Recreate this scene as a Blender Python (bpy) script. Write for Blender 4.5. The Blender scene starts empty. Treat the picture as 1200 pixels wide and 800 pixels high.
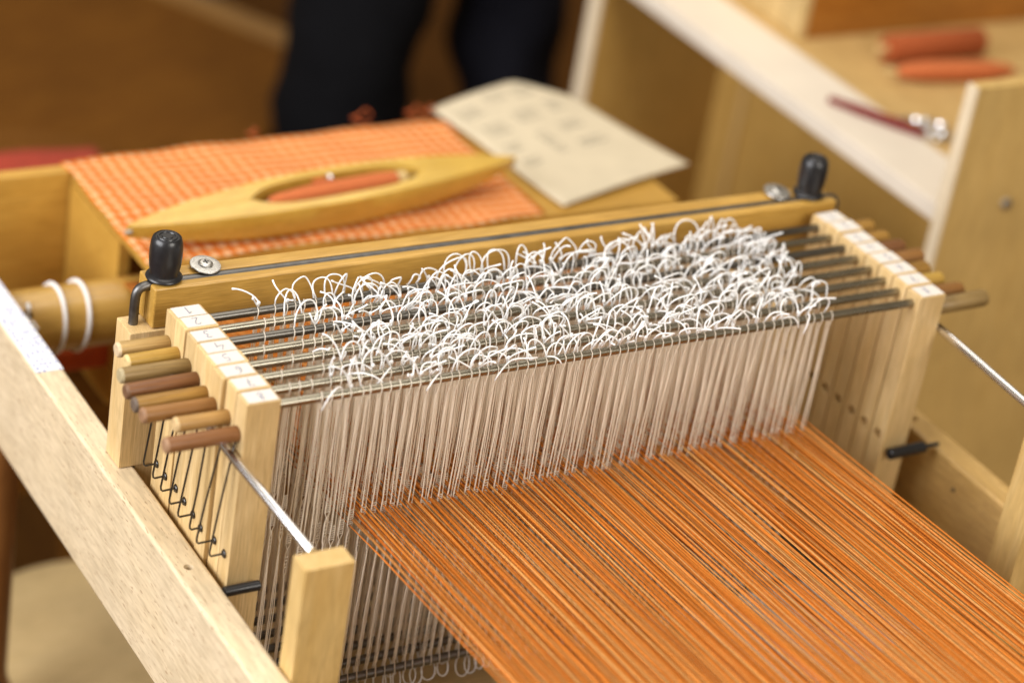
import bpy, bmesh, math, random
from mathutils import Vector, Matrix
R = random.Random(11)
C = bpy.context.scene.collection
SC = bpy.context.scene

# ------------------------------------------------------------------ camera
cam_d = bpy.data.cameras.new('camera'); cam = bpy.data.objects.new('camera', cam_d); C.objects.link(cam)
rt = Vector((0.85757, -0.49196, 0.15015)); dn = Vector((-0.13139, -0.49176, -0.86076)); fw = Vector((0.49730, 0.71844, -0.48636))
m = Matrix((rt, -dn, -fw)).transposed().to_4x4(); m.translation = Vector((-0.8288, -1.5045, 1.0403)); cam.matrix_world = m
cam_d.sensor_width = 36; cam_d.lens = 87.16; cam_d.clip_start = .05; cam_d.clip_end = 100
cam_d.dof.use_dof = True; cam_d.dof.focus_distance = 2.15; cam_d.dof.aperture_fstop = 2.0; cam_d.dof.aperture_blades = 8
SC.camera = cam
# ------------------------------------------------------------------ room light and added lamps
W = bpy.data.worlds.new('World'); SC.world = W; W.use_nodes = True
bgn = W.node_tree.nodes['Background']; bgn.inputs[0].default_value = (1.0, .80, .54, 1); bgn.inputs[1].default_value = .27
def area(name, loc, target, sx, sy, power, col):
    d = bpy.data.lights.new(name, 'AREA'); d.shape = 'RECTANGLE'; d.size = sx; d.size_y = sy; d.energy = power; d.color = col
    o = bpy.data.objects.new(name, d); C.objects.link(o); o.location = loc
    o.rotation_euler = (Vector(target)-Vector(loc)).to_track_quat('-Z', 'Y').to_euler()
    return o
area('window_light', (-2.6, .0, 1.15), (.2, .1, -.1), 2.4, 1.7, 138, (.97, .97, 1))
area('ceiling_light', (.2, .2, 2.3), (.3, .1, 0), 2.0, 1.6, 36, (1, .95, .87))
area('rod_highlight_light', (1.0, 2.1, 2.4), (.5, 1.0, -.3), 1.8, 1.8, 22, (1, .94, .84))  # unseen lamp added for highlights along the metal rods
area('front_fill_light', (.9, -3.2, 1.7), (.3, 0, -.1), 1.8, 1.4, 82, (1, .95, .87))  # unseen fill lamp, added to brighten heddles and front faces
SC.view_settings.view_transform = 'Standard'; SC.view_settings.look = 'None'; SC.view_settings.exposure = 0.12; SC.view_settings.gamma = 1
SC.cycles.use_denoising = True
SC.cycles.max_bounces = 8

# ------------------------------------------------------------------ materials
def newmat(name):
    mt = bpy.data.materials.new(name); mt.use_nodes = True; nt = mt.node_tree
    return mt, nt, nt.nodes['Principled BSDF']
def N(nt, t, **kw):
    n = nt.nodes.new(t)
    for k, v in kw.items():
        if k.startswith('i_'):
            key = k[2:]; n.inputs[int(key) if key.isdigit() else key].default_value = v
        else: setattr(n, k, v)
    return n
def mixc(nt, fac, a, b, blend='MIX'):
    n = nt.nodes.new('ShaderNodeMix'); n.data_type = 'RGBA'; n.blend_type = blend
    for sock, v in ((n.inputs[0], fac), (n.inputs[6], a), (n.inputs[7], b)):
        if hasattr(v, 'is_linked'): nt.links.new(v, sock)
        elif isinstance(v, (int, float)): sock.default_value = v
        else: sock.default_value = (*v, 1)
    return n.outputs[2]
def ramp(nt, src, p0, p1):
    n = nt.nodes.new('ShaderNodeMapRange'); n.inputs[1].default_value = p0; n.inputs[2].default_value = p1
    nt.links.new(src, n.inputs[0]); return n.outputs[0]
def coords(nt, scale, rnd=True):
    tc = N(nt, 'ShaderNodeTexCoord'); mp = N(nt, 'ShaderNodeMapping'); mp.inputs['Scale'].default_value = scale
    if rnd:
        oi = N(nt, 'ShaderNodeObjectInfo'); mu = N(nt, 'ShaderNodeVectorMath', operation='MULTIPLY_ADD')
        cb = N(nt, 'ShaderNodeCombineXYZ')
        for i in range(3): nt.links.new(oi.outputs['Random'], cb.inputs[i])
        nt.links.new(cb.outputs[0], mu.inputs[0]); mu.inputs[1].default_value = (3.1, 2.3, 4.7); nt.links.new(tc.outputs['Object'], mu.inputs[2])
        nt.links.new(mu.outputs[0], mp.inputs[0]); rout = oi.outputs['Random']
    else: nt.links.new(tc.outputs['Object'], mp.inputs[0]); rout = None
    return mp.outputs[0], rout
def noise(nt, vec, scale, detail=3, rough=.55, dist=0):
    n = N(nt, 'ShaderNodeTexNoise'); n.inputs['Scale'].default_value = scale; n.inputs['Detail'].default_value = detail
    n.inputs['Roughness'].default_value = rough; n.inputs['Distortion'].default_value = dist
    nt.links.new(vec, n.inputs['Vector']); return n.outputs['Fac']
def axis_scale(ax, along, across):
    return tuple(along if 'XYZ'[i] == ax else across for i in range(3))
def wood(name, light, dark, ax='Y', rough=.45, flecks=False, vary=.25, coat=0.0, grain=1.0, fleck_col=(.22, .12, .05), spec=.4, grime=.4):
    mt, nt, b = newmat(name)
    v, rnd = coords(nt, axis_scale(ax, 1, 9*grain))
    f1 = noise(nt, v, 9, 4, .6, .6)
    v2, _ = coords(nt, axis_scale(ax, 3, 90*grain)); f2 = noise(nt, v2, 12, 2)
    v3, _ = coords(nt, (1, 1, 1)); f3 = noise(nt, v3, 7, 2)
    c = mixc(nt, ramp(nt, f1, .3, .7), light, dark)
    c = mixc(nt, ramp(nt, f2, .35, .8), c, tuple(x*.72 for x in dark)) if grain else c
    v4, _ = coords(nt, axis_scale(ax, 1, 2.5)); f4 = noise(nt, v4, 26, 4, .65)      # handling marks and darker streaks
    sm_ = nt.nodes.new('ShaderNodeMath'); sm_.operation = 'MULTIPLY'; nt.links.new(ramp(nt, f4, .56, .78), sm_.inputs[0]); sm_.inputs[1].default_value = grime
    c = mixc(nt, sm_.outputs[0], c, tuple(x*.55 for x in dark))
    mm = nt.nodes.new('ShaderNodeHueSaturation'); nt.links.new(c, mm.inputs['Color'])
    s = nt.nodes.new('ShaderNodeMath'); s.operation = 'MULTIPLY_ADD'; nt.links.new(rnd, s.inputs[0]); s.inputs[1].default_value = vary; s.inputs[2].default_value = 1-vary/2
    s2 = nt.nodes.new('ShaderNodeMath'); s2.operation = 'MULTIPLY_ADD'; nt.links.new(f3, s2.inputs[0]); s2.inputs[1].default_value = .42; nt.links.new(s.outputs[0], s2.inputs[2])
    s3 = nt.nodes.new('ShaderNodeMath'); s3.operation = 'SUBTRACT'; nt.links.new(s2.outputs[0], s3.inputs[0]); s3.inputs[1].default_value = .21
    nt.links.new(s3.outputs[0], mm.inputs['Value']); c = mm.outputs[0]
    if flecks:
        vf, _ = coords(nt, axis_scale(ax, 1, 7), False); ff = noise(nt, vf, 95, 1, .4)
        c = mixc(nt, ramp(nt, ff, .655, .72), c, fleck_col)
    nt.links.new(c, b.inputs['Base Color']); b.inputs['Roughness'].default_value = rough; b.inputs['Specular IOR Level'].default_value = spec
    if coat: b.inputs['Coat Weight'].default_value = coat; b.inputs['Coat Roughness'].default_value = .18
    bp = N(nt, 'ShaderNodeBump'); bp.inputs['Strength'].default_value = .12; bp.inputs['Distance'].default_value = .001
    nt.links.new(f2, bp.inputs['Height']); nt.links.new(bp.outputs[0], b.inputs['Normal'])
    return mt
def plain(name, col, rough=.5, metal=0., var=.12, scale=60, bump=0., coat=0., spec=.5):
    mt, nt, b = newmat(name); v, _ = coords(nt, (1, 1, 1)); f = noise(nt, v, scale, 4)
    c = mixc(nt, ramp(nt, f, .3, .7), tuple(x*(1-var) for x in col), tuple(min(1, x*(1+var)) for x in col))
    nt.links.new(c, b.inputs['Base Color']); b.inputs['Metallic'].default_value = metal; b.inputs['Specular IOR Level'].default_value = spec
    r = nt.nodes.new('ShaderNodeMath'); r.operation = 'MULTIPLY_ADD'; nt.links.new(f, r.inputs[0]); r.inputs[1].default_value = min(.2, rough*.4); r.inputs[2].default_value = rough-min(.1, rough*.2)
    nt.links.new(r.outputs[0], b.inputs['Roughness'])
    if coat: b.inputs['Coat Weight'].default_value = coat
    if bump:
        bp = N(nt, 'ShaderNodeBump'); bp.inputs['Strength'].default_value = bump; bp.inputs['Distance'].default_value = .001
        nt.links.new(f, bp.inputs['Height']); nt.links.new(bp.outputs[0], b.inputs['Normal'])
    return mt
BE_L, BE_D = (.68, .45, .15), (.56, .33, .085)
M = {}
M['rail'] = wood('beech_flecked', (.81, .67, .46), (.76, .61, .39), 'Y', .30, True, .0, .5, .25, fleck_col=(.46, .33, .20), grime=.10)
M['railyellow'] = wood('beech_yellowed', (.60, .40, .16), (.50, .31, .10), 'Y', .4, True, .0, .3, .5, fleck_col=(.36, .21, .08))
M['beechY'] = wood('beech_lengthwise', BE_L, BE_D, 'Y', .4, False, .1, .3)
M['beechX'] = wood('beech_crosswise', (.59, .355, .085), (.46, .25, .042), 'X', .38, False, .1, .35)
M['stick'] = wood('beech_upright', (.74, .55, .29), (.61, .41, .17), 'Z', .45, False, .3, .15)
M['post'] = wood('pine_upright', (.66, .465, .20), (.56, .36, .12), 'Z', .45, False, .1)
M['chest'] = wood('yellow_pine', (.58, .34, .07), (.48, .255, .04), 'X', .4, False, .1, .2)
M['shuttlewood'] = wood('shuttle_boxwood', (.70, .46, .095), (.58, .35, .05), 'X', .34, False, .0, .5)
M['shelfwood'] = wood('shelf_plywood', (.54, .335, .095), (.47, .27, .062), 'Z', .5, False, .1)
M['panel'] = wood('panel_plywood_lit', (.68, .46, .17), (.60, .385, .125), 'Z', .5, False, .1)  # lighter copy of the shelf plywood, front light put into its colour
M['shelftop'] = wood('shelf_pine', (.62, .42, .17), (.54, .34, .12), 'Y', .5, False, .05)
M['boxwood'] = wood('box_pine', (.40, .16, .022), (.28, .095, .010), 'X', .4, False, .1, .3)
M['boxend'] = wood('box_pale', (.68, .50, .24), (.58, .40, .16), 'Y', .5, False, .1)
M['darkwood'] = wood('brown_oak', (.19, .076, .009), (.12, .043, .005), 'X', .8, False, .1, spec=.1)
M['floorwood'] = wood('brown_floor_boards', (.13, .052, .008), (.085, .032, .005), 'Y', .8, False, .15, spec=.1)
M['legwood'] = wood('red_brown_wood', (.30, .13, .035), (.22, .085, .02), 'Z', .4, False, .1)
M['palewood'] = wood('pale_birch', (.70, .52, .26), (.64, .46, .21), 'X', .5, False, .05)
M['steel'] = plain('bright_steel', (.62, .60, .56), .26, 1., .1, 200)
M['rodsteel'] = plain('grey_steel_rod', (.30, .275, .22), .27, 1., .10, 25)
M['roddark'] = plain('dark_steel_rod', (.16, .15, .135), .32, 1., .15, 25)
M['tierod'] = plain('dull_steel', (.15, .145, .14), .45, 1., .2, 90)
M['chrome'] = plain('polished_steel', (.82, .83, .86), .20, 1., .02, 6)
M['wire'] = plain('dark_wire', (.10, .095, .09), .4, 1., .2, 200)
M['zinc'] = plain('zinc_washer', (.52, .51, .49), .38, 1., .35, 700, .3)
M['black'] = plain('black_plastic', (.012, .012, .014), .32, 0, .2, 150, .05)
M['white'] = plain('white_cotton', (.95, .95, .95), .85, 0, .06, 900, .2, spec=.2)
M['heddle'] = plain('ivory_polyester', (.97, .90, .80), .8, 0, .04, 800, .3, spec=.2)
def translucent(mt, col, fac):
    nt = mt.node_tree; b = nt.nodes['Principled BSDF']; t = N(nt, 'ShaderNodeBsdfTranslucent'); t.inputs[0].default_value = (*col, 1)
    mx = N(nt, 'ShaderNodeMixShader'); mx.inputs[0].default_value = fac; nt.links.new(b.outputs[0], mx.inputs[1]); nt.links.new(t.outputs[0], mx.inputs[2])
    nt.links.new(mx.outputs[0], nt.nodes['Material Output'].inputs[0])
translucent(M['heddle'], (.97, .91, .82), .55); translucent(M['white'], (.95, .95, .94), .22)
M['paper'] = plain('label_paper', (.64, .60, .55), .7, 0, .03, 300)
M['ink'] = plain('pencil_ink', (.16, .17, .25), .7, 0, .1)
M['oldpaper'] = plain('old_paper', (.56, .48, .34), .75, 0, .05, 30)
M['faintink'] = plain('faded_pencil', (.20, .18, .14), .8, 0, .1)
M['navy'] = plain('dark_navy_cloth', (.008, .008, .012), .9, 0, .2, 30, spec=.1)
M['blackcloth'] = plain('black_cloth', (.004, .004, .005), .9, 0, .2, 30, spec=.1)
M['skin'] = plain('skin', (.55, .33, .23), .5)
M['hair'] = plain('brown_hair', (.05, .03, .02), .6)
M['red'] = plain('red_cloth', (.30, .032, .012), .85, 0, .15, 60, .3)
M['redplastic'] = plain('dark_red_plastic', (.16, .003, .002), .75, 0, .1)
M['laminate'] = plain('white_laminate', (.72, .64, .53), .55, 0, .03, 20)
M['whiteedge'] = plain('pale_edging', (.72, .60, .42), .5, 0, .05, 30)
M['orangeyarn'] = plain('orange_yarn', (.56, .12, .022), .85, 0, .25, 500, .4)
M['pinkyarn'] = plain('salmon_yarn', (.50, .13, .035), .85, 0, .2, 500, .4)
M['rustyarn'] = plain('rust_yarn', (.30, .06, .008), .85, 0, .25, 500, .4)
M['redwarp'] = plain('red_orange_warp', (.48, .075, .012), .85, 0, .3, 300, .4)
M['carpet'] = plain('grey_carpet', (.05, .045, .04), .95, 0, .2, 60)
WARP = []
for i, c in enumerate([(.62, .19, .020), (.66, .25, .04), (.58, .16, .015), (.70, .36, .11), (.64, .21, .025), (.60, .29, .09)]):
    WARP.append(plain('warp_yarn_%s' % 'abcdef'[i], c, .75, 0, .15, 400, spec=.25))
def mat_cloth():
    mt, nt, b = newmat('orange_check_cloth'); v, _ = coords(nt, (1, 1, 1), False)
    sp = N(nt, 'ShaderNodeSeparateXYZ'); nt.links.new(v, sp.inputs[0])
    def stripes(sock, period, duty):
        a = N(nt, 'ShaderNodeMath', operation='MULTIPLY'); nt.links.new(sock, a.inputs[0]); a.inputs[1].default_value = 1/period
        f = N(nt, 'ShaderNodeMath', operation='FRACT'); nt.links.new(a.outputs[0], f.inputs[0])
        c = N(nt, 'ShaderNodeMath', operation='LESS_THAN'); nt.links.new(f.outputs[0], c.inputs[0]); c.inputs[1].default_value = duty
        return c.outputs[0]
    sx = stripes(sp.outputs[0], .0142, .5); sy = stripes(sp.outputs[1], .0148, .5)
    c = mixc(nt, sx, (.58, .115, .006), (.64, .235, .055)); c = mixc(nt, sy, c, (.63, .21, .045))
    an = N(nt, 'ShaderNodeMath', operation='MULTIPLY'); nt.links.new(sx, an.inputs[0]); nt.links.new(sy, an.inputs[1])
    c = mixc(nt, an.outputs[0], c, (.77, .49, .27))
    f = noise(nt, v, 500, 2); c = mixc(nt, ramp(nt, f, .45, .95), c, (.56, .15, .02))
    nt.links.new(c, b.inputs['Base Color']); b.inputs['Roughness'].default_value = .9; b.inputs['Specular IOR Level'].default_value = .2
    wv = N(nt, 'ShaderNodeTexWave'); wv.inputs['Scale'].default_value = 220; nt.links.new(v, wv.inputs[0])
    bp = N(nt, 'ShaderNodeBump'); bp.inputs['Strength'].default_value = .15; bp.inputs['Distance'].default_value = .0008
    nt.links.new(wv.outputs['Fac'], bp.inputs['Height']); nt.links.new(bp.outputs[0], b.inputs['Normal'])
    return mt
M['cloth'] = mat_cloth()
def mat_tape():
    mt, nt, b = newmat('dotted_paper_strip'); v, _ = coords(nt, (1, 1, 1), False)
    vo = N(nt, 'ShaderNodeTexVoronoi'); vo.inputs['Scale'].default_value = 1; vo.inputs['Randomness'].default_value = .35
    mp = N(nt, 'ShaderNodeMapping'); mp.inputs['Scale'].default_value = (190, 150, 1); nt.links.new(v, mp.inputs[0]); nt.links.new(mp.outputs[0], vo.inputs['Vector'])
    c = mixc(nt, ramp(nt, vo.outputs['Distance'], .36, .26), (.78, .78, .80), (.25, .30, .55))
    nt.links.new(c, b.inputs['Base Color']); b.inputs['Roughness'].default_value = .4
    return mt
M['tape'] = mat_tape()

# ------------------------------------------------------------------ mesh helpers
class MB:
    def __init__(s): s.v = []; s.f = []; s.mi = []; s.mats = []; s.cur = 0
    def mat(s, mt):
        if mt not in s.mats: s.mats.append(mt)
        s.cur = s.mats.index(mt); return s
    def add(s, vs, fs):
        o = len(s.v); s.v.extend([tuple(x) for x in vs]); s.f.extend([tuple(i+o for i in f) for f in fs]); s.mi.extend([s.cur]*len(fs)); return s
    def box(s, a, b, bev=0.0, seg=2):
        bm = bmesh.new(); bmesh.ops.create_cube(bm, size=1)
        a = Vector(a); b = Vector(b)
        for v in bm.verts: v.co = Vector(((a[i]+b[i])/2+v.co[i]*abs(b[i]-a[i]) for i in range(3)))
        if bev: bmesh.ops.bevel(bm, geom=bm.edges[:], offset=bev, segments=seg, profile=.5, affect='EDGES')
        return s.bm(bm)
    def bm(s, bm, mtx=None):
        bm.verts.index_update()
        s.add([(mtx @ v.co if mtx else v.co.copy()) for v in bm.verts], [[v.index for v in f.verts] for f in bm.faces]); bm.free(); return s
    def tube(s, pts, r, n=6, caps=True):
        pts = [Vector(p) for p in pts]; k = len(pts); rr = r if isinstance(r, (list, tuple)) else [r]*k
        t0 = (pts[1]-pts[0]).normalized(); u = t0.orthogonal().normalized(); vs = []
        for i, p in enumerate(pts):
            t = (pts[min(i+1, k-1)]-pts[max(i-1, 0)])
            t = t.normalized() if t.length > 1e-9 else t0
            u = (u-t*u.dot(t)); u = u.normalized() if u.length > 1e-6 else t.orthogonal().normalized(); w = t.cross(u)
            for j in range(n):
                a = 2*math.pi*j/n; vs.append(p+(u*math.cos(a)+w*math.sin(a))*rr[i])
        fs = [(i*n+j, i*n+(j+1) % n, (i+1)*n+(j+1) % n, (i+1)*n+j) for i in range(k-1) for j in range(n)]
        if caps: fs += [tuple(range(n))[::-1], tuple((k-1)*n+j for j in range(n))]
        return s.add(vs, fs)
    def ribbon(s, pts, wx, ty):                 # flat cord: width along x, thickness along y
        k = len(pts); vs = []
        for p, w in zip(pts, wx):
            x, y, z = p; vs += [(x-w, y, z), (x-w*.4, y-ty, z), (x+w*.4, y-ty, z), (x+w, y, z), (x+w*.4, y+ty, z), (x-w*.4, y+ty, z)]
        return s.add(vs, [(i*6+j, i*6+(j+1) % 6, (i+1)*6+(j+1) % 6, (i+1)*6+j) for i in range(k-1) for j in range(6)])
    def lathe(s, prof, n=24, mtx=None):          # prof: (radius, z), about z
        vs = []; fs = []; k = len(prof)
        for (r, z) in prof:
            for j in range(n):
                a = 2*math.pi*j/n; p = Vector((r*math.cos(a), r*math.sin(a), z)); vs.append(mtx @ p if mtx else p)
        fs = [(i*n+j, i*n+(j+1) % n, (i+1)*n+(j+1) % n, (i+1)*n+j) for i in range(k-1) for j in range(n)]
        fs += [tuple(range(n))[::-1], tuple((k-1)*n+j for j in range(n))]
        return s.add(vs, fs)
    def build(s, name, mt=None, parent=None, smooth=False, loc=None, rot=None):
        me = bpy.data.meshes.new(name); me.from_pydata(s.v, [], s.f)
        for mm in (s.mats or [mt]): me.materials.append(mm)
        if s.mats: me.polygons.foreach_set('material_index', s.mi)
        bm = bmesh.new(); bm.from_mesh(me); bmesh.ops.recalc_face_normals(bm, faces=bm.faces); bm.to_mesh(me); bm.free()
        if smooth:
            me.polygons.foreach_set('use_smooth', [True]*len(me.polygons))
            if smooth != 'all': me.set_sharp_from_angle(angle=math.radians(40))
        o = bpy.data.objects.new(name, me); C.objects.link(o)
        if parent: o.parent = parent
        if loc: o.location = loc
        if rot: o.rotation_euler = rot
        return o
def wn(o):
    md = o.modifiers.new('wn', 'WEIGHTED_NORMAL'); md.keep_sharp = True; md.weight = 100
def box(name, a, b, mt, parent=None, bev=.0015, seg=2):
    a = Vector(a); b = Vector(b); c = (a+b)/2                     # origin at the middle so grain differs by place
    o = MB().box(a-c, b-c, bev, seg).build(name, mt, parent, True, c)
    wn(o); return o
def tag(o, label=None, cat=None, group=None, kind=None):
    for k, v in (('label', label), ('category', cat), ('group', group), ('kind', kind)):
        if v: o[k] = v
    return o
def empty(name, loc=(0, 0, 0), label=None, cat=None, group=None):
    o = bpy.data.objects.new(name, None); C.objects.link(o); o.location = loc; o.empty_display_size = .05
    return tag(o, label, cat, group)
def bez(p0, p1, p2, p3, n):
    p0, p1, p2, p3 = map(Vector, (p0, p1, p2, p3)); out = []
    for i in range(n+1):
        t = i/n; u = 1-t; out.append(p0*u**3+p1*3*u*u*t+p2*3*u*t*t+p3*t**3)
    return out
def drill(obj, holes):          # holes: (local centre, axis, radius, length)
    for c, ax, r, ln in holes:
        q = Vector((0, 0, 1)).rotation_difference(Vector(ax)).to_matrix().to_4x4(); q.translation = Vector(c)
        bm = bmesh.new(); bmesh.ops.create_cone(bm, cap_ends=True, segments=20, radius1=r, radius2=r, depth=ln, matrix=q)
        me = bpy.data.meshes.new('t'); bm.to_mesh(me); bm.free(); cut = bpy.data.objects.new('t', me); C.objects.link(cut)
        cut.matrix_world = obj.matrix_basis
        obj.modifiers.clear(); md = obj.modifiers.new('b', 'BOOLEAN'); md.object = cut; md.operation = 'DIFFERENCE'; md.solver = 'EXACT'
        par = obj.parent; obj.parent = None
        bpy.context.view_layer.update()
        nm = bpy.data.meshes.new_from_object(obj.evaluated_get(bpy.context.evaluated_depsgraph_get()))
        obj.modifiers.clear(); old = obj.data; obj.data = nm; nm.name = obj.name; obj.parent = par
        bpy.data.objects.remove(cut); bpy.data.meshes.remove(me); bpy.data.meshes.remove(old)
    obj.data.set_sharp_from_angle(angle=math.radians(40)); wn(obj)
FLOOR = -1.1

# ================================================================== SETTING
f = MB().box((-3, -3, FLOOR-.05), (6, 8, FLOOR)).build('floor', M['floorwood']); f['kind'] = 'structure'
bw = 0.16
for i in range(26):             # boards of the floor that the camera can reach
    MB().box((-bw/2+.0015, -1.6, 0), (bw/2-.0015, 1.6, .006), .002, 1).build('plank', M['floorwood'], f, True, (-.6+i*bw, 2.3+R.uniform(-.2, .2), FLOOR))

# ================================================================== THE LOOM
LW = .665
loom = empty('table_loom', (0, 0, -.33), 'pale beech table loom holding the orange warp, its castle beam topped by black knobs', 'loom')
def P(o): o.parent = loom; o.matrix_parent_inverse = Matrix.Translation((0, 0, .33)); return o
XL0, XL1 = -.0655, -.0364; XR0, XR1 = .7295, .7600
for a, b, hy in ((XL0, XL1, .0308), (XR0, XR1, .046)):
    o = box('side_rail', (a, -.62, -.307), (b, .66, -.175), M['rail' if a < 0 else 'railyellow'], None, .0035, 3)
    drill(o, [((-.001, hy-.02, .066), (0, 0, 1), .0042, .03)]); P(o)
# stand legs and cross boards under the rails
for x in (-.051, .745):
    for y in (-.58,):
        P(box('stand_leg', (x-.022, y-.03, FLOOR), (x+.022, y+.03, -.3075), M['legwood'], None, .004))
lg = MB().lathe([(.021, 0), (.024, .02), (.018, .05), (.023, .12), (.026, .30), (.027, .45), (.0225, .46), (.021, .47), (.021, .7925)], 20)
for x in (-.040, .745):
    P(MB().lathe([(.021, 0), (.024, .02), (.018, .05), (.023, .12), (.026, .30), (.027, .447), (.0225, .459), (.021, .47), (.021, .7925)], 20).build('stand_leg', M['legwood'], None, True, (x, .5, FLOOR)))
P(box('cross_board', (XL1+.0005, -.61, -.30), (XR0-.0005, -.585, -.20), M['beechX']))
# castle posts and top beam
for s, mx in ((1, lambda x: x), (-1, lambda x: .6936-x)):
    x0, x1 = sorted((mx(-.052), mx(-.0135))); P(box('castle_post', (x0, .186, -.1745), (x1, .2165, -.037), M['stick'], None, .001))
    x0, x1 = sorted((mx(-.0358), mx(-.0135))); P(box('castle_post', (x0, .1875, -.33), (x1, .2155, -.175), M['stick'], None, .001))
P(box('beam_front_board', (-.0316, .188, -.0365), (.7041, .1992, .0030), M['beechX'], None, .0022, 3))
P(box('beam_back_board', (-.0318, .2065, -.0365), (.7043, .2230, .0034), M['beechX'], None, .0018, 2))
P(box('beam_core', (-.0310, .1993, -.0362), (.7035, .2064, -.0045), M['beechX'], None, .0005))
rp = [(-.0425, .2030, -.041)] + bez((-.0425, .2030, -.020), (-.0425, .2030, -.002), (-.0415, .2030, -.0005), (-.022, .2030, -.0005), 8)
rp2 = [(.7148-.0425+.0425-(p[0]+.0425)+.0, p[1], p[2]) for p in [tuple(q) for q in rp]][::-1]
P(MB().tube([tuple(p) for p in rp]+rp2, .0043, 12).build('tie_rod', M['tierod'], None, True))
def knob(x, y):
    k = P(MB().lathe([(.0158, 0), (.0162, .0012), (.0157, .0024), (.0128, .0040), (.0126, .0060), (.0138, .012), (.0144, .020), (.0144, .028), (.0138, .0345), (.0125, .0388), (.0112, .0400), (.0104, .0392), (.0090, .0392), (.0085, .0403), (.0072, .0403), (.0066, .0394), (.0050, .0394), (.0044, .0402), (.001, .0402)], 32).build('knob', M['black'], None, True, (x, y, .0046)))
    return k
knob(-.0168, .2045); knob(.6795, .2060)
def washer(x, y):
    w = P(MB().lathe([(.0136, 0), (.0140, .0006), (.0136, .0014), (.0085, .0021), (.0070, .0018)], 32).build('washer', M['zinc'], None, True, (x, y, .0060), (.10, .04, 0)))
    sm = MB().lathe([(.0050, 0), (.0050, .0010), (.0040, .0019), (.0012, .0022)], 24).mat(M['zinc'])
    sm = MB(); sm.mat(M['zinc']); sm.lathe([(.0050, 0), (.0050, .0010), (.0040, .0019), (.0030, .0021)], 24)
    sm.mat(M['black']); sm.box((-.0022, -.0005, .0017), (.0022, .0005, .0023)); sm.box((-.0005, -.0022, .0017), (.0005, .0022, .00235))
    s = sm.build('screw_head', None, w, True, (0, 0, .0016)); s.scale = (1.3, 1.3, 1.2)
washer(.0254, .2125); washer(.6464, .2140)
# guide rods and the short front uprights they run to
P(MB().tube([(-.0368, .186, -.047), (-.0366, .003, -.0505), (-.0195, -.113, -.0695)], .0040, 14).build('guide_rod', M['chrome'], None, True))
P(box('front_upright', (-.0355, -.136, -.306), (.0085, -.1130, -.0690), M['post'], None, .0012))
P(MB().tube([(.7030, .186, -.040), (.7020, .003, -.0400), (.6990, -.150, -.0445)], .0040, 14).build('guide_rod', M['chrome'], None, True))
P(box('front_upright', (.6850, -.186, -.306), (.7285, -.152, -.036), M['post'], None, .0012))
# stop pins
P(MB().tube([(-.0364, -.0085, -.1768), (-.0340, -.0085, -.1768), (-.0050, -.0085, -.1768), (-.0040, -.0085, -.1768)], [.0046, .0046, .0046, .0036], 14).build('stop_pin', M['black'], None, True))
P(MB().tube([(.7296, -.0085, -.1690), (.7115, -.0085, -.1690), (.7110, -.0085, -.1690), (.6690, -.0085, -.1700), (.6680, -.0085, -.1700)], [.0022, .0022, .0058, .0058, .0048], 14).build('stop_pin', M['black'], None, True))
P(MB().lathe([(.0052, 0), (.0052, .002), (.0040, .004), (.001, .0042)], 16, Matrix.Rotation(-math.pi/2, 4, 'Y')).build('screw_head', M['black'], None, True, (.7290, -.131, -.252)))
P(MB().lathe([(.0022, 0), (.0018, .0012), (.0005, .0014)], 12, Matrix.Rotation(-math.pi/2, 4, 'Y')).build('screw_head', M['wire'], None, True, (.7292, -.045, -.200)))
# back roller with cords, between the rails
RY, RZ, RR = .520, -.2185, .0335
rl = MB().lathe([(RR-.001, -.0358), (RR, -.034), (RR, .727), (RR-.001, .7290)], 40, Matrix.Rotation(math.pi/2, 4, 'Y')).build('back_roller', M['beechX'], None, True, (0, RY, RZ))
drill(rl, [((-.0205, -.0245, .0225), (0, -.72, .68), .0055, .03)]); P(rl)
for x, tl in ((.0150, .003), (.0400, .004)):
    pts = [(x+tl*math.sin(a), RY+(RR+.0018)*math.cos(a), RZ+(RR+.0018)*math.sin(a)) for a in [2*math.pi*i/40 for i in range(41)]]
    P(MB().tube(pts, .0021, 8, False).build('cord', M['white'], None, True))
P(MB().tube([(-.0180, RY-.016, RZ+.0310), (-.0190, RY-.0215, RZ+.0280), (-.0200, RY-.022, RZ+.020), (-.0195, RY-.0225, RZ+.017), (-.0165, RY-.0300, RZ+.0155), (-.0130, RY-.0325, RZ+.0100)], .0022, 8).build('cord', M['white'], None, True))
# warp beam wound with warp
P(MB().lathe([(.020, -.0352), (.024, -.033), (.025, .1), (.0245, .3), (.025, .5), (.024, .622), (.020, .626)], 36, Matrix.Rotation(math.pi/2, 4, 'Y')).build('wound_warp', M['redwarp'], None, True, (0, .590, -.300)))
P(MB().lathe([(.014, -.0355), (.014, .7285)], 24, Matrix.Rotation(math.pi/2, 4, 'Y')).build('warp_beam', M['beechX'], None, True, (0, .590, -.300)))
P(MB().lathe([(.028, -.0355), (.028, .7285)], 28, Matrix.Rotation(math.pi/2, 4, 'Y')).build('breast_beam', M['beechX'], None, True, (0, -.555, -.128)))
for a, b in ((XL0, XL1), (XR0, XR1)):
    P(box('beam_block', (a+.002, -.59, -.1745), (b-.002, -.52, -.10), M['beechY']))
# base board under the shafts, paper on it
P(box('base_board', (.06, -.50, -.378), (XR0-.0005, .30, -.362), M['palewood']))
for y in (-.45, .25):
    P(box('base_cleat', (XR0-.022, y-.012, -.3615), (XR0-.0005, y+.012, -.30), M['beechY']))
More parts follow.
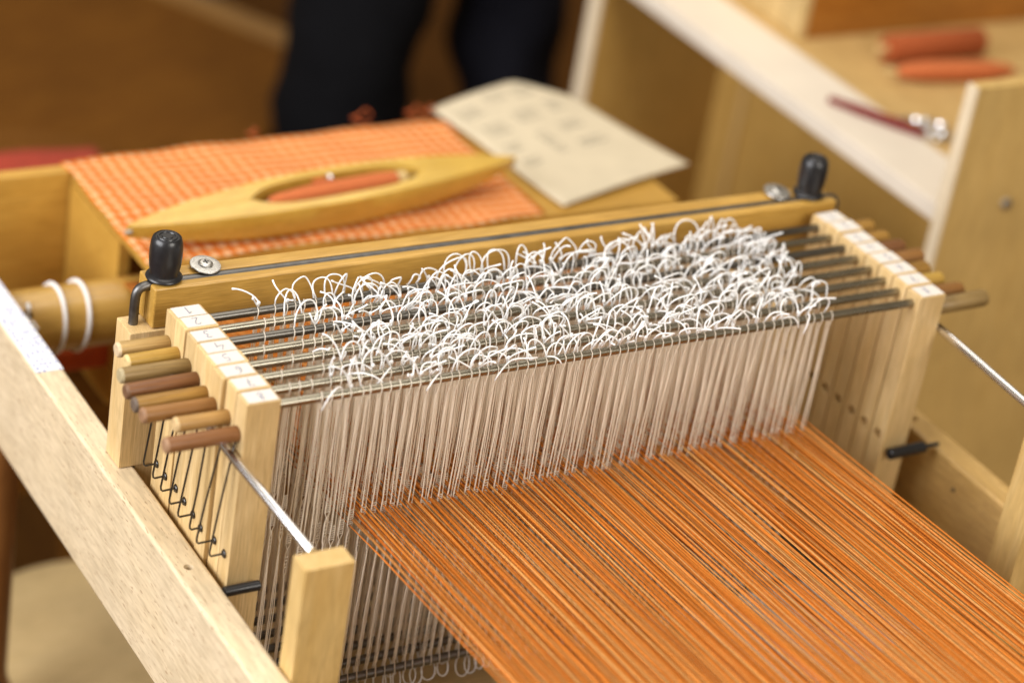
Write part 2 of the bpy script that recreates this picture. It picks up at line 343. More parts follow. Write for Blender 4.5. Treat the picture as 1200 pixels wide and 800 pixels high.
# paper strip taped on the left rail
tag(MB().box((-.0137, 0, 0), (.0137, .19, .0004)).build('paper_strip', M['tape'], None, False, (-.0510, .358, -.1749)), 'white strip of paper dotted in blue on top of the left rail', 'paper strip')
ug = MB().box((-.10, -.14, 0), (.10, .14, .0006)).build('paper_sheet', plain('white_paper', (.50, .47, .43), .7, 0, .02), None, False, (.60, .055, -.3612), (0, 0, .25))
tag(ug, 'white sheet of paper lying under the orange warp', 'paper')

# ================================================================== HARNESS SHAFTS
PIT = .0204; PITR = .0220; ROD_Z = -.0110; ROD_R = .0040; BOT_Z = -.3170
DIG = {1: [[(.3, .75), (.6, 1), (.6, 0)]], 2: [[(.2, .8), (.45, 1), (.75, .85), (.7, .6), (.2, 0), (.8, .02)]], 3: [[(.2, .95), (.6, 1), (.7, .78), (.42, .55), (.75, .35), (.6, .02), (.2, .08)]],
       4: [[(.6, 1), (.2, .4), (.8, .42)], [(.62, .65), (.55, 0)]], 5: [[(.75, 1), (.32, .98), (.28, .6), (.65, .6), (.75, .25), (.5, 0), (.2, .1)]], 6: [[(.7, 1), (.35, .7), (.22, .3), (.45, 0), (.72, .2), (.6, .48), (.28, .38)]],
       7: [[(.2, 1), (.8, .98), (.45, 0)], [(.35, .5), (.75, .52)]], 8: [[(.5, .55), (.25, .75), (.5, 1), (.75, .78), (.5, .55), (.22, .25), (.5, 0), (.78, .25), (.5, .55)]]}
def label_mesh(d, wx, wy):
    mb = MB(); mb.mat(M['paper']); mb.box((-wx/2, -wy/2, 0), (wx/2, wy/2, .0004)); mb.mat(M['ink'])
    for st in DIG[d]:
        h = .0108; w = .0085; ox, oy = R.uniform(-.002, .002), R.uniform(-.001, .001)
        pts = [(-(x-.5)*w+ox, -(y-.5)*h+oy, .00045) for x, y in st]        # turned round: read from the back of the loom
        mb.tube(pts, .00042, 4)
    return mb
HL = [((.66, .44, .17), (.50, .31, .10)), ((.68, .44, .10), (.56, .32, .05)), ((.36, .235, .085), (.25, .155, .05)), ((.28, .12, .04), (.20, .075, .022)), ((.46, .25, .05), (.33, .165, .028)), ((.40, .19, .05), (.29, .125, .028)), ((.58, .34, .11), (.46, .25, .07)), ((.36, .155, .05), (.27, .105, .03))]
HR = [4, 4, 3, 5, 4, 1, 5, 2]
HM = [wood('handle_wood_%s' % 'abcdefgh'[i], tuple(x*.88 for x in a), tuple(x*.75 for x in b), 'X', .5, False, .0, .1, 1.6) for i, (a, b) in enumerate(HL)]
HE = [plain('handle_end_%s' % 'abcdefgh'[i], c, .6, 0, .2, 300) for i, c in enumerate([(.55, .42, .26), (.60, .44, .20), (.36, .29, .16), (.15, .075, .035), (.12, .085, .06), (.26, .14, .07), (.52, .36, .17), (.30, .17, .09)])]
HNAME = ['pale oak', 'yellow', 'olive grey', 'dark red brown', 'golden brown', 'mid brown', 'short light tan', 'red brown']
ORD = ['first', 'second', 'third', 'fourth', 'fifth', 'sixth', 'seventh', 'eighth']
HEND = [-.079, -.079, -.094, -.096, -.096, -.096, -.079, -.096]; HZ = [-.025, -.025, -.024, -.027, -.028, -.025, -.026, -.030]
STICK_H = .338
UN = 60; UX0 = .013; UDX = .0094
shed = [.003, -.002, .001, -.003, .002, -.002, .001, -.0035]
def hx(j, s): return UX0+UDX*j+(7-s)*.00118
HXJ = {}
def heddle(mb, x, s, exx, ez, curls, row):
    """one heddle on the shaft's own axes: cord loops over both rods, laddered eye, knotted ends above"""
    r = .00056; dx = R.uniform(.0026, .0036); zt = ROD_Z+ROD_R; zb = BOT_Z-ROD_R; e = ez
    lean = R.uniform(-.0016, .0016)
    mb.mat(M['heddle'])
    eh = R.uniform(.013, .019)
    for sd, of, wr in ((-1, -1.0, 1), (1, -.36, 0), (1, .34, 0), (1, 1.0, 1)):
        o1 = of*dx*R.uniform(.85, 1.15); e1 = math.copysign(.0024, of); b1 = .0005*of; w = R.uniform(.85, 1.1)
        up = [(x+o1*.25, 0, zt+r), (x+o1*.35, sd*(ROD_R+r)*.75, zt-.001), (x+o1*.45, sd*(ROD_R+r), ROD_Z), (x+o1*.8, sd*(ROD_R*.6), ROD_Z-.014), ((x+exx)/2+o1*.85+lean, sd*.0012, (ROD_Z+e)/2), (exx+e1*.8, sd*.0004, e+eh+.006), (exx+e1, sd*.0004, e+eh*.6), (exx+e1, sd*.0004, e+.002), (exx+b1, sd*.0004, e-.003),
              (exx+e1*.6, sd*.0006, e-.010), (exx+e1*.6, sd*.0006, e-.026), (exx+b1, sd*.0006, e-.032), (x+o1*.7-lean*.5, sd*.0012, (BOT_Z+e)/2-.015), (x+o1*.7, sd*ROD_R*.6, BOT_Z+.012), (x+o1*.5, sd*(ROD_R+r), BOT_Z), (x+o1*.3, sd*(ROD_R+r)*.7, zb+.0008), (x, 0, zb-r)]
        wd = [r*.9*w]*5+[r*.8*w]*6+[r*.9*w]*6
        if not wr: up = up[2:-2]; wd = wd[2:-2]
        mb.ribbon(up, wd, .00045)
    nr = 7
    for k in range(nr):
        z = e+.003+(eh)*k/nr; mb.tube([(exx-.0021, 0, z), (exx+.0021, 0, z+.0005)], .0005, 3, False)
    for k in range(4):
        z = e-.012-.014*k/4; mb.tube([(exx-.0014, 0, z), (exx+.0014, 0, z+.0005)], .0004, 3, False)
    mb.mat(M['white']); q = .00074
    for kind, data in curls:
        if kind == 'arc':
            x2, h, ly, b1, b2 = data
            cv = bez((x, 0, zt+.0005), (x-b1, ly*.8, zt+h*1.35), (x2+b2, ly, zt+h*1.3), (x2, R.uniform(-.001, .001), zt+.0005), 13)
            ph, am, fq = R.uniform(0, 6.3), R.uniform(.0003, .0022), R.uniform(.35, .75)
            cv = [p+Vector((math.sin(ph+i*fq), math.cos(ph*1.7+i*fq*.8), .5*math.sin(ph*2.1+i*fq*1.2)))*am*math.sin(math.pi*i/13) for i, p in enumerate(cv)]
            mb.tube(cv, [q*R.uniform(.9, 1.12) for _ in cv], 5)
        elif kind == 'tail':
            d, h, ly = data
            k1, k2 = R.uniform(-.006, .006), R.uniform(-.006, .006)
            mb.tube(bez((x, 0, zt+.0005), (x+d*.1+k1, ly*.1, zt+h*.45), (x+d*.55+k2, ly*.5+k1*.5, zt+h*R.uniform(.6, 1.05)), (x+d, ly, zt+h), 8), [q]*7+[q*1.05, q*1.25], 5)
        elif kind == 'droop':
            d, h, ly = data
            mb.tube(bez((x, 0, zt+.0005), (x+d*.3, ly*.6, zt+h), (x+d*.7, ly*1.1, zt+h*.7), (x+d, ly, zt-abs(h)*1.0), 8), q, 5)
        elif kind == 'knot':
            bm = bmesh.new(); bmesh.ops.create_icosphere(bm, subdivisions=1, radius=.0019, matrix=Matrix.Translation((x, R.uniform(-.001, .001), zt+data)) @ Matrix.Diagonal((1, .8, 1.25, 1))); mb.bm(bm)
    # hanging loops below the bottom rod
    if row >= 6 and R.random() < .6:
        w = R.uniform(.006, .014); h = R.uniform(.010, .022)
        mb.tube(bez((x, 0, zb), (x-w*.6, -.006, zb-h*1.3), (x+w*1.6, -.008, zb-h*1.3), (x+w, 0, zb), 9), q*.9, 5)
def curls_for(x, j, s):
    out = []; start = (.034, .060, .060, .064, .060, .048, .048, .052)[s]
    if x < start: return out
    g = R.random()
    fill = min(1, (x-start)/.07)*.55+.45
    if s == 0 and x < .10: fill = .35
    if R.random() < .58*fill:
        n = R.choice((1, 2, 2, 3)); x2 = min(x+UDX*n+R.uniform(-.003, .003), .578)
        h = R.uniform(.009, .024); ly = R.uniform(-.020, .016)
        out.append(('arc', (x2, h, ly, R.uniform(-.002, .011), R.uniform(-.002, .011))))
    if R.random() < .40*fill:
        for _ in range(R.choice((1, 2, 2))):
            out.append(('tail', (R.uniform(-.022, .022), R.uniform(.008, .025), R.uniform(-.018, .014))))
        out.append(('knot', R.uniform(.002, .006)))
    if R.random() < .16*fill:
        out.append(('droop', (R.choice((-1, 1))*R.uniform(.010, .026), R.uniform(.004, .012), R.uniform(-.018, -.006))))
    return out
for s in range(8):              # s = 0 rearmost (numbered 1) .. 7 frontmost (8)
    k = 7-s; yl = PIT*(k+.5); yr = PITR*(k+.5)
    sh = empty('harness_shaft', (0, yl, 0), '%s harness shaft from the back, numbered %d, with %s left handle' % (ORD[s], s+1, HNAME[s]), 'loom shaft', 'harness shafts hung in the loom')
    sh.rotation_euler.z = math.atan2(yr-yl, LW)
    jz = R.uniform(-.0012, .0008); jx = R.uniform(-.0012, .0012) - (.002 if s == 5 else 0)
    hl = PIT/2-.0005
    for side, (x0, x1, hw) in enumerate(((-.0314+jx, 0+jx*.5, hl), (LW, LW+.0314, PITR/2-.0006))):
        cx = (x0+x1)/2
        st = MB().box((x0-cx, -hw, -STICK_H), (x1-cx, hw, 0), .0011, 2).build('end_stick', M['stick'], None, True, (cx, 0, jz))
        oz = -.152
        drill(st, [(((x0-cx) if side == 0 else (x0-cx), 0, oz-jz), (1, 0, 0), .0042, .018), ] if side == 0 else [((x0-cx, 0, -.157-jz), (1, 0, 0), .0052, .018)])
        st.parent = sh
        lb = label_mesh(s+1, .0262, hw*2-.0030).build('number_label', None, st, False, (R.uniform(-.0006, .0012), R.uniform(-.0004, .0004), .0002), (0, 0, R.uniform(-.03, .03)))
    rd = MB().lathe([(ROD_R, 0), (ROD_R, LW)], 16, Matrix.Rotation(math.pi/2, 4, 'Y'))
    mt = M['rodsteel'] if s in (1, 3, 5) else (M['roddark'] if s in (0, 2) else M['rodsteel'])
    rd.build('top_rod', mt, sh, True, (0, 0, ROD_Z)); rd.build('bottom_rod', M['roddark'], sh, True, (0, 0, BOT_Z))
    x1 = HEND[s]; ln = abs(x1+.0316)
    rr = .0068 if s != 6 else .0066
    hp = [(rr*.80, 0), (rr*.97, .0012), (rr, .0026), (rr, ln-.001), (rr*.92, ln)]
    hb = MB(); hb.mat(HE[s]); hb.lathe(hp[:3], 20, Matrix.Rotation(math.pi/2, 4, 'Y')); hb.mat(HM[s]); hb.lathe(hp[2:], 20, Matrix.Rotation(math.pi/2, 4, 'Y'))
    hb.build('handle', None, sh, True, (x1+jx, R.uniform(-.001, .001), HZ[s]-.004), (0, R.uniform(-.02, .02), 0))
    rl_ = (.040, .042, .046, .052, .042, .042, .050, .062)[s]
    rr = .0084
    MB().lathe([(rr*.92, 0), (rr, .001), (rr, rl_-.004), (rr*.9, rl_-.0012), (rr*.6, rl_)], 20, Matrix.Rotation(math.pi/2, 4, 'Y')).build('handle', HM[HR[s]], sh, True, (LW+.0316, 0, -.0195), (0, R.uniform(-.03, .03), 0))
    # wire hook from the handle root into the hole of the stick
    hk = R.uniform(.012, .016); w = MB()
    w.tube([(-.0335+jx, -.001, -.040), (-.0350+jx, -.0015, -.048), (-.0314-hk*.75, -.001, -.11), (-.0314-hk, 0, -.147), (-.0314-hk+.0005, 0, -.1505), (-.0314-hk+.002, 0, -.152), (-.027, 0, -.1515)], .00095, 8)
    w.build('wire_hook', M['wire'], sh, True)
    MB().lathe([(.0030, -.0008), (.0036, 0), (.0030, .0008), (.0014, .0009)], 12, Matrix.Rotation(math.pi/2, 4, 'Y')).build('hook_eye', M['wire'], sh, True, (-.0322+jx, 0, -.152))
    # heddles
    strip = MB()
    for j in range(UN):
        x = hx(j, s)+R.uniform(-.0014, .0014)
        thr = x > .086
        exx = x+R.uniform(-.0026, .0026); ez = -.1445+shed[s]+R.uniform(-.003, .003) if thr else -.150+R.uniform(-.025, .02)
        HXJ[(j, s)] = (exx, ez)
        if x < .065 and R.random() < ((.85 if x < .035 else .5) if s < 6 else .3): continue
        cu = curls_for(x, j, s)
        if s >= 3:
            mb = MB(); heddle(mb, 0, s, exx-x, ez, [(kd, ((d[0]-x,)+tuple(d[1:])) if kd == 'arc' else d) for kd, d in cu], s)
            mb.build('heddle', None, sh, 'all', (x, 0, 0))
        else: heddle(strip, x, s, exx, ez, cu, s)
    if s < 3:
        o = strip.build('heddles', None, sh, 'all'); o['kind'] = 'stuff'

# ================================================================== WARP
wp = MB(); YF = -.555; rot = random.Random(5)
for j in range(UN):
    for s in range(8):
        exx, ez = HXJ[(j, s)]
        if exx < .086: continue
        k = 7-s; t = exx/LW; ys = PIT*(k+.5)*(1-t)+PITR*(k+.5)*t
        base = (0, 4, 3, 2, 0, 1, 5, 2)[s]
        for dbl in (-1.5, -.5, .5, 1.5):
            g = rot.random()
            if g < .02: continue                       # gaps that let the floor of the loom show
            wp.mat(WARP[base if g < .62 else rot.choice((0, 0, 1, 2, 3, 4, 4))])
            xf = UX0+UDX*j+(7-s)*.00118+.00030*dbl+rot.uniform(-.00025, .00025)
            zf = -.1025+rot.uniform(-.001, .001)
            ez2 = ez+.001+rot.uniform(-.0006, .0006)
            d = ys-YF
            pts = [(xf, .577, -.281), (xf, .546, -.206), (xf, .530, -.1865), (xf, .510, -.1850), (exx+rot.uniform(-.0003, .0003), ys, ez2)]
            for q in (.10, .35, .7, 1.0):
                ww = min(1, q*1.6); lift = (ez2+.1445)*(1-q)
                pts.append((exx*(1-ww)+xf*ww+.0002*dbl*(1-ww), ys-d*q, (-.1435)*(1-q)+zf*q+lift+.0008*math.sin(q*7+j)))
            wp.tube(pts, .00041, 3, False)
o = wp.build('warp_threads', None, None, 'all'); tag(o, 'sheet of orange and tan warp threads stretched through the heddles', 'warp', None, 'stuff')

# ================================================================== CHEST BEHIND, CLOTH, SHUTTLE, PAPER
ch = empty('wooden_chest', (.40, .6, -.36), 'yellow wooden chest behind the loom, covered by the orange cloth', 'chest')
def Q(o, p): o.parent = p; o.matrix_parent_inverse = Matrix.Translation(-Vector(p.location)); return o
Q(box('top_board', (.102, .488, -.1645), (.742, .7000, -.1530), M['chest']), ch)
Q(box('side_board', (.100, .562, -.36), (.1140, .6995, -.1650), M['chest']), ch)
Q(box('side_board', (.728, .562, -.36), (.7420, .6995, -.1650), M['chest']), ch)
Q(box('back_board', (-.42, .7005, -.300), (.742, .717, -.1520), M['chest']), ch)
Q(box('lower_board', (-.42, .7025, -.56), (.742, .7160, -.3005), M['darkwood']), ch)
for x in (-.40, .70): Q(box('leg', (x, .7175, FLOOR), (x+.035, .752, -.17), M['darkwood']), ch)
for x in (.25, .55): Q(box('cleat', (x, .6860, -.36), (x+.03, .6995, -.1650), M['chest']), ch)

cl = MB(); nx, ny = 60, 34; cv = []
for i in range(nx+1):
    for j in range(ny+1):
        x = .098+(.567-.098)*i/nx+.0015*math.sin(j*.5); y = .490+(.722+.035*i/nx-.490)*j/ny+.002*math.sin(i*.35)
        z = -.1505+.0009*math.sin(i*.5+j*.3)+.0007*math.sin(j*.9-i*.2)
        if y > .725: z -= (y-.725)*.4
        cv.append((x, y, z))
cl.add(cv, [(i*(ny+1)+j, (i+1)*(ny+1)+j, (i+1)*(ny+1)+j+1, i*(ny+1)+j+1) for i in range(nx) for j in range(ny)])
cloth = cl.build('woven_cloth', M['cloth'], None, 'all'); sm = cloth.modifiers.new('thick', 'SOLIDIFY'); sm.thickness = .0014; sm.offset = -1
tag(cloth, 'orange and white checked woven cloth lying on the chest behind the loom', 'cloth')
for x, w in ((.330, .012), (.470, .024), (.540, .020), (.560, .016)):
    pts = [(x+w*.5*math.cos(a), .730+.045*(x-.1)+.006*math.sin(2*a), -.152+w*.30*(1+math.sin(a))) for a in [2*math.pi*i/16 for i in range(15)]]
    lp = MB().tube(pts, .0013, 6).build('fringe_loop', M['rustyarn'], cloth, True)

# boat shuttle: hull with open well, bobbin inside
shu = empty('boat_shuttle', (.323, .5395, -.1455), 'yellow wooden boat shuttle with an orange bobbin, lying on the checked cloth', 'shuttle')
shu.rotation_euler = (math.radians(9), 0, math.radians(6.3))
Lh = .2415; Wh = .0300; Hh = .037; NU = 48
def half(u):
    a = abs(u); return Wh*max(0.0, (1-a**2.3))**.85*(1-.12*a)+.0007
def zbot(u): return .0005+.016*abs(u)**3.0
def ztop(u): return Hh-.007*abs(u)**2.2
wx = .102; ww = .0190
def well(u):
    xx = u*Lh-.006
    t = xx/wx
    return ww*(1-abs(t)**3.2)**.5 if abs(t) < 1 else 0.0
hull = MB(); vs = []; rows = []
us = [-1+2*i/NU for i in range(NU+1)]
for u in us:
    h = half(u); zb_ = zbot(u); zt_ = ztop(u); x = u*Lh
    wv = min(well(u), max(h-.006, 0)); wz = max(zb_+.006, .007) if wv > 0 else zt_-.0002
    prof = [(0, zb_), (-h*.70, zb_+.0004), (-h*.93, zb_+.0025), (-h, zb_+.5*(zt_-zb_)), (-h, zt_-.0016), (-h*.955, zt_), (-max(wv, h*.02), zt_+.0004), (-max(wv-.0006, h*.02), wz), (max(wv-.0006, h*.02), wz), (max(wv, h*.02), zt_+.0004), (h*.955, zt_), (h, zt_-.0016), (h, zb_+.5*(zt_-zb_)), (h*.93, zb_+.0025), (h*.70, zb_+.0004)]
    rows.append(len(vs)); vs += [(x, a, b) for a, b in prof]
n = 15
fs = [(rows[i]+a, rows[i+1]+a, rows[i+1]+(a+1) % n, rows[i]+(a+1) % n) for i in range(NU) for a in range(n)]
fs += [tuple(range(n)), tuple(rows[-1]+a for a in range(n))[::-1]]
hull.add(vs, fs); hb = hull.build('hull', M['shuttlewood'], shu, True)
MB().tube([(-Lh-.003, 0, .0225), (-Lh+.004, 0, .0225)], [.0012, .0042], 12).build('tip', M['zinc'], shu, True)
MB().tube([(Lh+.003, 0, .0225), (Lh-.004, 0, .0225)], [.0012, .0042], 12).build('tip', M['zinc'], shu, True)
bb = MB().lathe([(.0040, -.090), (.0066, -.080), (.0092, -.045), (.0100, .0), (.0100, .045), (.0088, .066), (.0060, .0665)], 20, Matrix.Rotation(math.pi/2, 4, 'Y')).build('bobbin', M['pinkyarn'], shu, True, (.012, -.002, .031))
MB().lathe([(.0078, .067), (.0082, .072), (.0078, .078), (.002, .079)], 18, Matrix.Rotation(math.pi/2, 4, 'Y')).build('bobbin_end', M['boxend'], bb, True)
MB().tube([(-.094, -.002, .030), (.106, -.002, .030)], .0016, 8).build('spindle', M['steel'], shu, True)
ey = MB().lathe([(.0055, 0), (.0055, .005), (.003, .007), (.001, .0072)], 16, Matrix.Rotation(math.pi/2, 4, 'X')).build('thread_eye', M['chrome'], shu, True, (.006, .0180, .0315))
MB().tube([(-.014, .0160, .0310), (.004, .0160, .0315)], .0030, 10).build('thread_guide', M['pinkyarn'], ey, True).matrix_parent_inverse = Matrix.Translation((-.006, -.0180, -.0315))

# sheet of notes
bl, br, fr, fl = Vector((.5640, .7550, -.1478)), Vector((.7400, .8010, -.1420)), Vector((.8005, .5560, -.1480)), Vector((.5945, .4990, -.1470))
def sheet(u, v):
    p = bl*(1-u)*(1-v)+br*u*(1-v)+fr*u*v+fl*(1-u)*v
    p.z += .004*math.sin(u*3.1)*(1-v*.4)+.0015*math.sin(v*5+u*2)
    cr = max(0, u+(1-v)-1.62); p.z += .012*cr-.09*cr*cr; p.y -= .10*cr*cr; p.x -= .16*cr*cr
    return p
pn = MB(); pv = [sheet(i/24, j/24) for i in range(25) for j in range(25)]
pn.add(pv, [(i*25+j, (i+1)*25+j, (i+1)*25+j+1, i*25+j+1) for i in range(24) for j in range(24)])
pap = pn.build('note_sheet', M['oldpaper'], None, 'all'); sm = pap.modifiers.new('t', 'SOLIDIFY'); sm.thickness = .0005; sm.offset = -1
tag(pap, 'cream sheet of faint handwritten notes lying beside the shuttle', 'paper')
ink = MB(); r3 = random.Random(3)
for (u0, v0, w, rows_) in [(.08, .12, .22, 3), (.36, .08, .20, 2), (.62, .07, .20, 3), (.12, .30, .20, 3), (.40, .26, .24, 3), (.70, .24, .14, 3), (.10, .48, .16, 2), (.38, .46, .10, 6), (.60, .44, .20, 2), (.58, .60, .26, 2), (.10, .62, .14, 2)]:
    for k in range(rows_):
        nw = max(2, int(w/.045)); u = u0
        for _ in range(nw):                     # words of joined-up strokes
            wl = r3.uniform(.022, .040); pts = []
            for i in range(9):
                p = sheet(min(u+wl*i/8, 1), v0+k*.034+r3.uniform(-.009, .009)); p.z += .0003; pts.append(p)
            ink.tube(pts, .0006, 3); u += wl+.012
hw = ink.build('handwriting', M['faintink'], pap, False); hw['kind'] = 'stuff'

# ================================================================== SHELF UNIT AT RIGHT
shf = empty('shelf_unit', (1.3, .7, FLOOR), 'open plywood shelf unit with a white top edge behind the right end of the loom', 'shelf')
Q(box('near_panel', (1.0, .332, FLOOR), (1.62, .350, .034), M['panel'], None, .001), shf)
Q(box('panel_edging', (.9965, .3325, FLOOR), (.9998, .3495, .0335), M['whiteedge'], None, .0005), shf)
Q(box('far_panel', (1.0, 1.062, FLOOR), (1.62, 1.090, .034), M['shelfwood'], None, .001), shf)
Q(box('panel_edging', (.9950, 1.0625, FLOOR), (.9998, 1.0895, .0335), M['whiteedge'], None, .0005), shf)
Q(box('shelf_top', (1.098, .3505, -.140), (1.60, 1.0615, -.1205), M['shelftop'], None, .0005), shf)
Q(box('front_strip', (1.0, .3505, -.1415), (1.0975, 1.0615, -.1190), M['laminate'], None, .0015), shf)
Q(box('back_panel', (1.22, .3505, FLOOR), (1.232, 1.0615, -.1425), M['shelfwood'], None, .0005), shf)
Q(box('joint_strip', (1.2165, .990, FLOOR+.01), (1.2195, 1.002, -.1435), M['shelftop'], None, .0005), shf)
Q(box('lower_shelf', (1.01, .3505, -.86), (1.2195, 1.0615, -.84), M['shelfwood'], None, .0005), shf)
Q(MB().lathe([(.0075, 0), (.0070, .002), (.002, .003)], 16, Matrix.Rotation(math.pi/2, 4, 'X')).build('screw_head', M['zinc'], None, True, (1.086, .3315, -.118)), shf)
# wooden box, bobbins, red tool on the shelf
bx = empty('wooden_box', (1.32, .9, -.1205), 'orange brown wooden box with a pale lit end standing on the shelf top', 'box')
Q(box('front_board', (1.132, .792, -.120), (1.56, .806, -.005), M['boxwood']), bx)
Q(box('back_board', (1.132, .97, -.120), (1.56, .984, -.005), M['boxwood']), bx)
for i in range(5): Q(box('end_slat', (1.119, .793+i*.0385, -.120), (1.1315, .793+i*.0385+.037, -.006), M['boxend'], None, .002), bx)  # pale slats: the light on this end is put into the colour
Q(box('end_board', (1.548, .8065, -.118), (1.56, .9695, -.006), M['boxwood']), bx)
Q(box('bottom', (1.1325, .8065, -.1195), (1.5475, .9695, -.111), M['boxend']), bx)
def bobbin(a, b, r, mt, label, tapered):
    a = Vector(a); b = Vector(b); d = b-a; L_ = d.length; q = Vector((1, 0, 0)).rotation_difference(d.normalized()).to_euler()
    t = empty('yarn_bobbin', (a+b)/2-Vector((0, 0, r)), label, 'bobbin', 'bobbins on the shelf'); t.rotation_euler = q
    if tapered: prof = [(r*.25, -L_/2), (r*.7, -L_*.42), (r*.95, -L_*.25), (r, 0), (r*.95, L_*.25), (r*.6, L_*.42), (r*.25, L_/2)]
    else: prof = [(r*.85, -L_/2), (r, -L_/2+.004), (r, L_/2-.004), (r*.85, L_/2)]
    y = MB().lathe(prof, 24, Matrix.Rotation(math.pi/2, 4, 'Y')).build('yarn', mt, t, True, (0, 0, r))
    MB().tube([(-L_/2-.012, 0, 0), (L_/2+.010, 0, 0)], r*.28, 12).build('core', M['boxend'], y, True)
bobbin((1.195, .708, -.1015), (1.350, .706, -.1015), .0185, M['rustyarn'], 'thick rust orange yarn bobbin beside the wooden box', False)
bobbin((1.172, .657, -.107), (1.345, .628, -.107), .0135, M['pinkyarn'], 'slim salmon orange tapered bobbin nearest the shelf edge', True)
tl = empty('thread_snips', (1.08, .56, -.119), 'small dark red handled tool with shiny metal end on the white shelf edge', 'tool')
def QT(o): return Q(o, tl)
QT(MB().tube([(1.040, .616, -.1145), (1.058, .578, -.1130), (1.080, .538, -.1130), (1.100, .505, -.1145)], [.0045, .0060, .0064, .0052], 10).build('handle', M['redplastic'], None, True))
for (x, y, r) in ((1.108, .538, .012), (1.130, .520, .0135), (1.118, .498, .010)):
    QT(MB().tube([(x+r*math.cos(a), y+r*math.sin(a), -.1155) for a in [2*math.pi*i/20 for i in range(21)]], .0030, 8, False).build('ring', M['chrome'], None, True))
for (x, y) in ((1.088, .545), (1.126, .535), (1.108, .503)):
    QT(MB().lathe([(.0065, -.119), (.0065, -.114), (.004, -.110), (.001, -.109)], 16).build('rivet', M['chrome'], None, True, (x, y, 0)))
QT(MB().tube([(1.10, .505, -.1150), (1.13, .490, -.1155), (1.16, .476, -.1165)], [.004, .003, .0008], 8).build('blade', M['chrome'], None, True))

# ================================================================== BACKGROUND
tb = empty('side_table', (.5, 1.9, FLOOR), 'dark brown wooden table in the blurred background at upper left', 'table')
tb.rotation_euler.z = math.radians(28)
e = box('table_top', (-.95, -.42, .47), (.40, .24, .50), M['darkwood'], tb, .004)
box('lit_edge_band', (-.95, .2405, .471), (.40, .30, .503), wood('lit_edge_wood', (.30, .15, .032), (.24, .11, .02), 'X', .4, False, .1, .2), tb, .004)  # lighter strip, the lit table edge put into the colour
box('lit_edge_band', (.4005, -.42, .471), (.46, .30, .503), wood('lit_side_wood', (.30, .15, .032), (.24, .11, .02), 'Y', .4, False, .1, .2), tb, .004)  # right-hand edge likewise, its light put into the wood colour
for x in (-.9, .38):
    for y in (-.36, .22): box('leg', (x, y, 0), (x+.05, y+.05, .4695), M['darkwood'], tb, .004)
rc = MB(); nx = 30
cv = [(.02+.27*i/nx, .985+.10*j/12, +.003*math.sin(i*.3+j*.2)) for i in range(nx+1) for j in range(13)]
rc.add(cv, [(i*13+j, (i+1)*13+j, (i+1)*13+j+1, i*13+j+1) for i in range(nx) for j in range(12)])
redc = rc.build('red_cloth', M['red'], None, 'all', (0, 0, -.332)); sm = redc.modifiers.new('t', 'SOLIDIFY'); sm.thickness = .006
tag(redc, 'folded red cloth on a stool beyond the orange cloth', 'cloth')
st = empty('stool', (.18, 1.03, FLOOR), 'low brown stool under the red cloth', 'stool')
MB().lathe([(.15, .723), (.165, .733), (.165, .753), (.155, .758)], 32).build('seat', M['darkwood'], st, True)
for a in (.5, 2.1, 3.7, 5.2): MB().tube([(.10*math.cos(a), .10*math.sin(a), .724), (.16*math.cos(a), .16*math.sin(a), 0)], .016, 10).build('leg', M['darkwood'], st, True)
ps = empty('round_stool', (.135, .575, FLOOR), 'pale round wooden stool seen below the left rail', 'stool')
MB().lathe([(.17, .365), (.185, .37), (.188, .385), (.180, .397), (.165, .40)], 40).build('seat', M['palewood'], ps, True)
for a in (.5, 2.1, 3.7, 5.2): MB().tube([(.11*math.cos(a), .11*math.sin(a), .366), (.17*math.cos(a), .17*math.sin(a), 0)], .016, 10).build('leg', M['palewood'], ps, True)

rug = MB().box((-.9, -.7, 0), (.9, .7, .008), .003, 1).build('rug', M['carpet'], None, True, (1.7, 4.0, FLOOR+.007), (0, 0, .3)); tag(rug, 'dark grey rug on the floor far behind the table', 'rug')

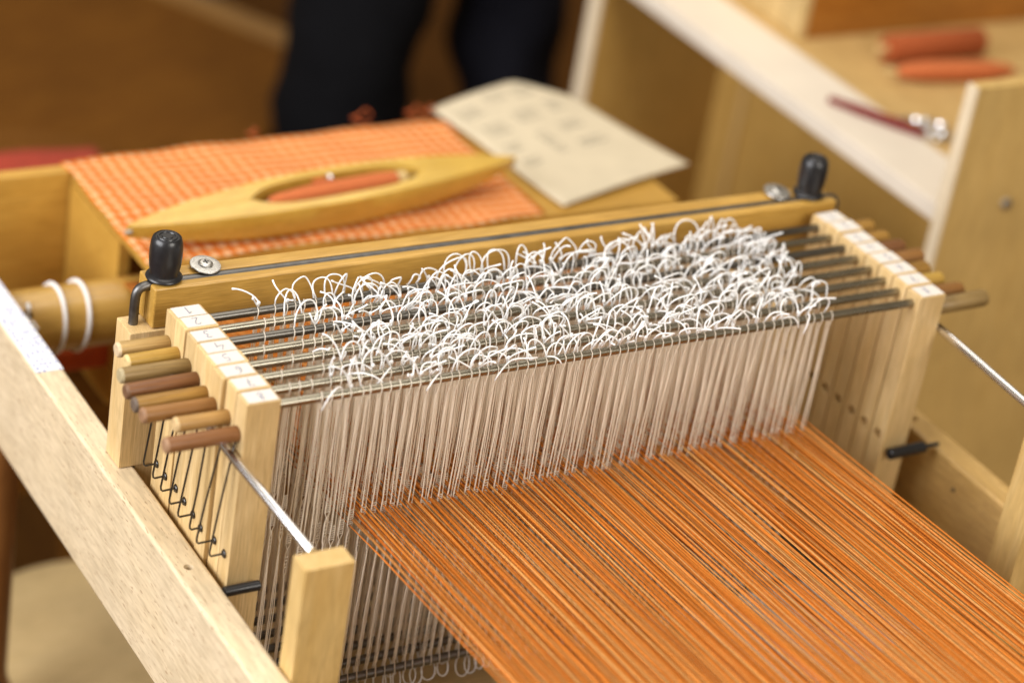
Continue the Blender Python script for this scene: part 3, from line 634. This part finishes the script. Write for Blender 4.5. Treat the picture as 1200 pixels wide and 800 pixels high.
# person standing behind: one skinned body
def person():
    px, py = 1.03, 1.55; f0 = FLOOR
    J = {'pel': (px, py, f0+.97, .125), 'wst': (px, py, f0+1.10, .13), 'chs': (px, py+.01, f0+1.34, .15), 'nek': (px, py+.01, f0+1.52, .062), 'hd0': (px, py-.01, f0+1.60, .08), 'hd1': (px, py-.015, f0+1.72, .075)}
    for n_, sx, ft in (('l', -1, .02), ('r', 1, -.03)):
        hxx = px+sx*.108; kx = px+sx*.150
        J['hip'+n_] = (hxx, py, f0+.88, .112 if sx < 0 else .095); J['thg'+n_] = (px+sx*.138, py-.01, f0+.70, .104 if sx < 0 else .086); J['kne'+n_] = (kx, py-.02, f0+.50, .090 if sx < 0 else .076)
        J['shn'+n_] = (kx+sx*.005, py, f0+.28, .075); J['ank'+n_] = (kx+sx*.005, py+.02, f0+.085, .055); J['toe'+n_] = (kx+sx*.02, py-.17, f0+.04, .04)
        J['sho'+n_] = (px+sx*.19, py+.01, f0+1.42, .065); J['elb'+n_] = (px+sx*.27, py+.03, f0+1.13, .048); J['wri'+n_] = (px+sx*.28, py-.06, f0+.92, .034); J['han'+n_] = (px+sx*.28, py-.09, f0+.83, .030)
    E_ = [('pel', 'wst'), ('wst', 'chs'), ('chs', 'nek'), ('nek', 'hd0'), ('hd0', 'hd1')]
    for n_ in 'lr':
        ch_ = ['pel', 'hip'+n_, 'thg'+n_, 'kne'+n_, 'shn'+n_, 'ank'+n_, 'toe'+n_]; E_ += list(zip(ch_, ch_[1:]))
        ar = ['chs', 'sho'+n_, 'elb'+n_, 'wri'+n_, 'han'+n_]; E_ += list(zip(ar, ar[1:]))
    names = list(J); me = bpy.data.meshes.new('person'); me.from_pydata([J[k][:3] for k in names], [(names.index(a), names.index(b)) for a, b in E_], [])
    o = bpy.data.objects.new('person', me); C.objects.link(o)
    md = o.modifiers.new('skin', 'SKIN'); sd = o.modifiers.new('sub', 'SUBSURF'); sd.levels = sd.render_levels = 2
    for i, k in enumerate(names):
        me.skin_vertices[0].data[i].radius = (J[k][3]*1.12, J[k][3]*1.12); me.skin_vertices[0].data[i].use_root = (k == 'pel')
    bpy.context.view_layer.update()
    nm = bpy.data.meshes.new_from_object(o.evaluated_get(bpy.context.evaluated_depsgraph_get())); o.modifiers.clear(); o.data = nm
    for v in nm.vertices:                       # folds of the trousers
        z = v.co.z-f0
        if z < 1.0: v.co += v.normal*(.007*math.sin(z*38+v.co.x*31)+.006*math.sin(z*21-v.co.x*47+v.co.y*33))
    for mt in (M['blackcloth'], M['navy'], M['skin'], M['hair'], M['black']): nm.materials.append(mt)
    for p in nm.polygons:
        c = p.center; p.use_smooth = True; z = c.z-f0
        p.material_index = 4 if z < .09 else (0 if c.x < px else 1) if z < 1.02 else 3 if (z > 1.70 or (z > 1.6 and c.y > py)) else 2 if z > 1.50 or (z < .93 and abs(c.x-px) > .24) else 1
        if z < 1.02 and z > .09 and abs(c.x-px) < .24: p.material_index = 0 if c.x < px else 1
    tag(o, 'person in dark trousers standing in the blurred background', 'person')
person()
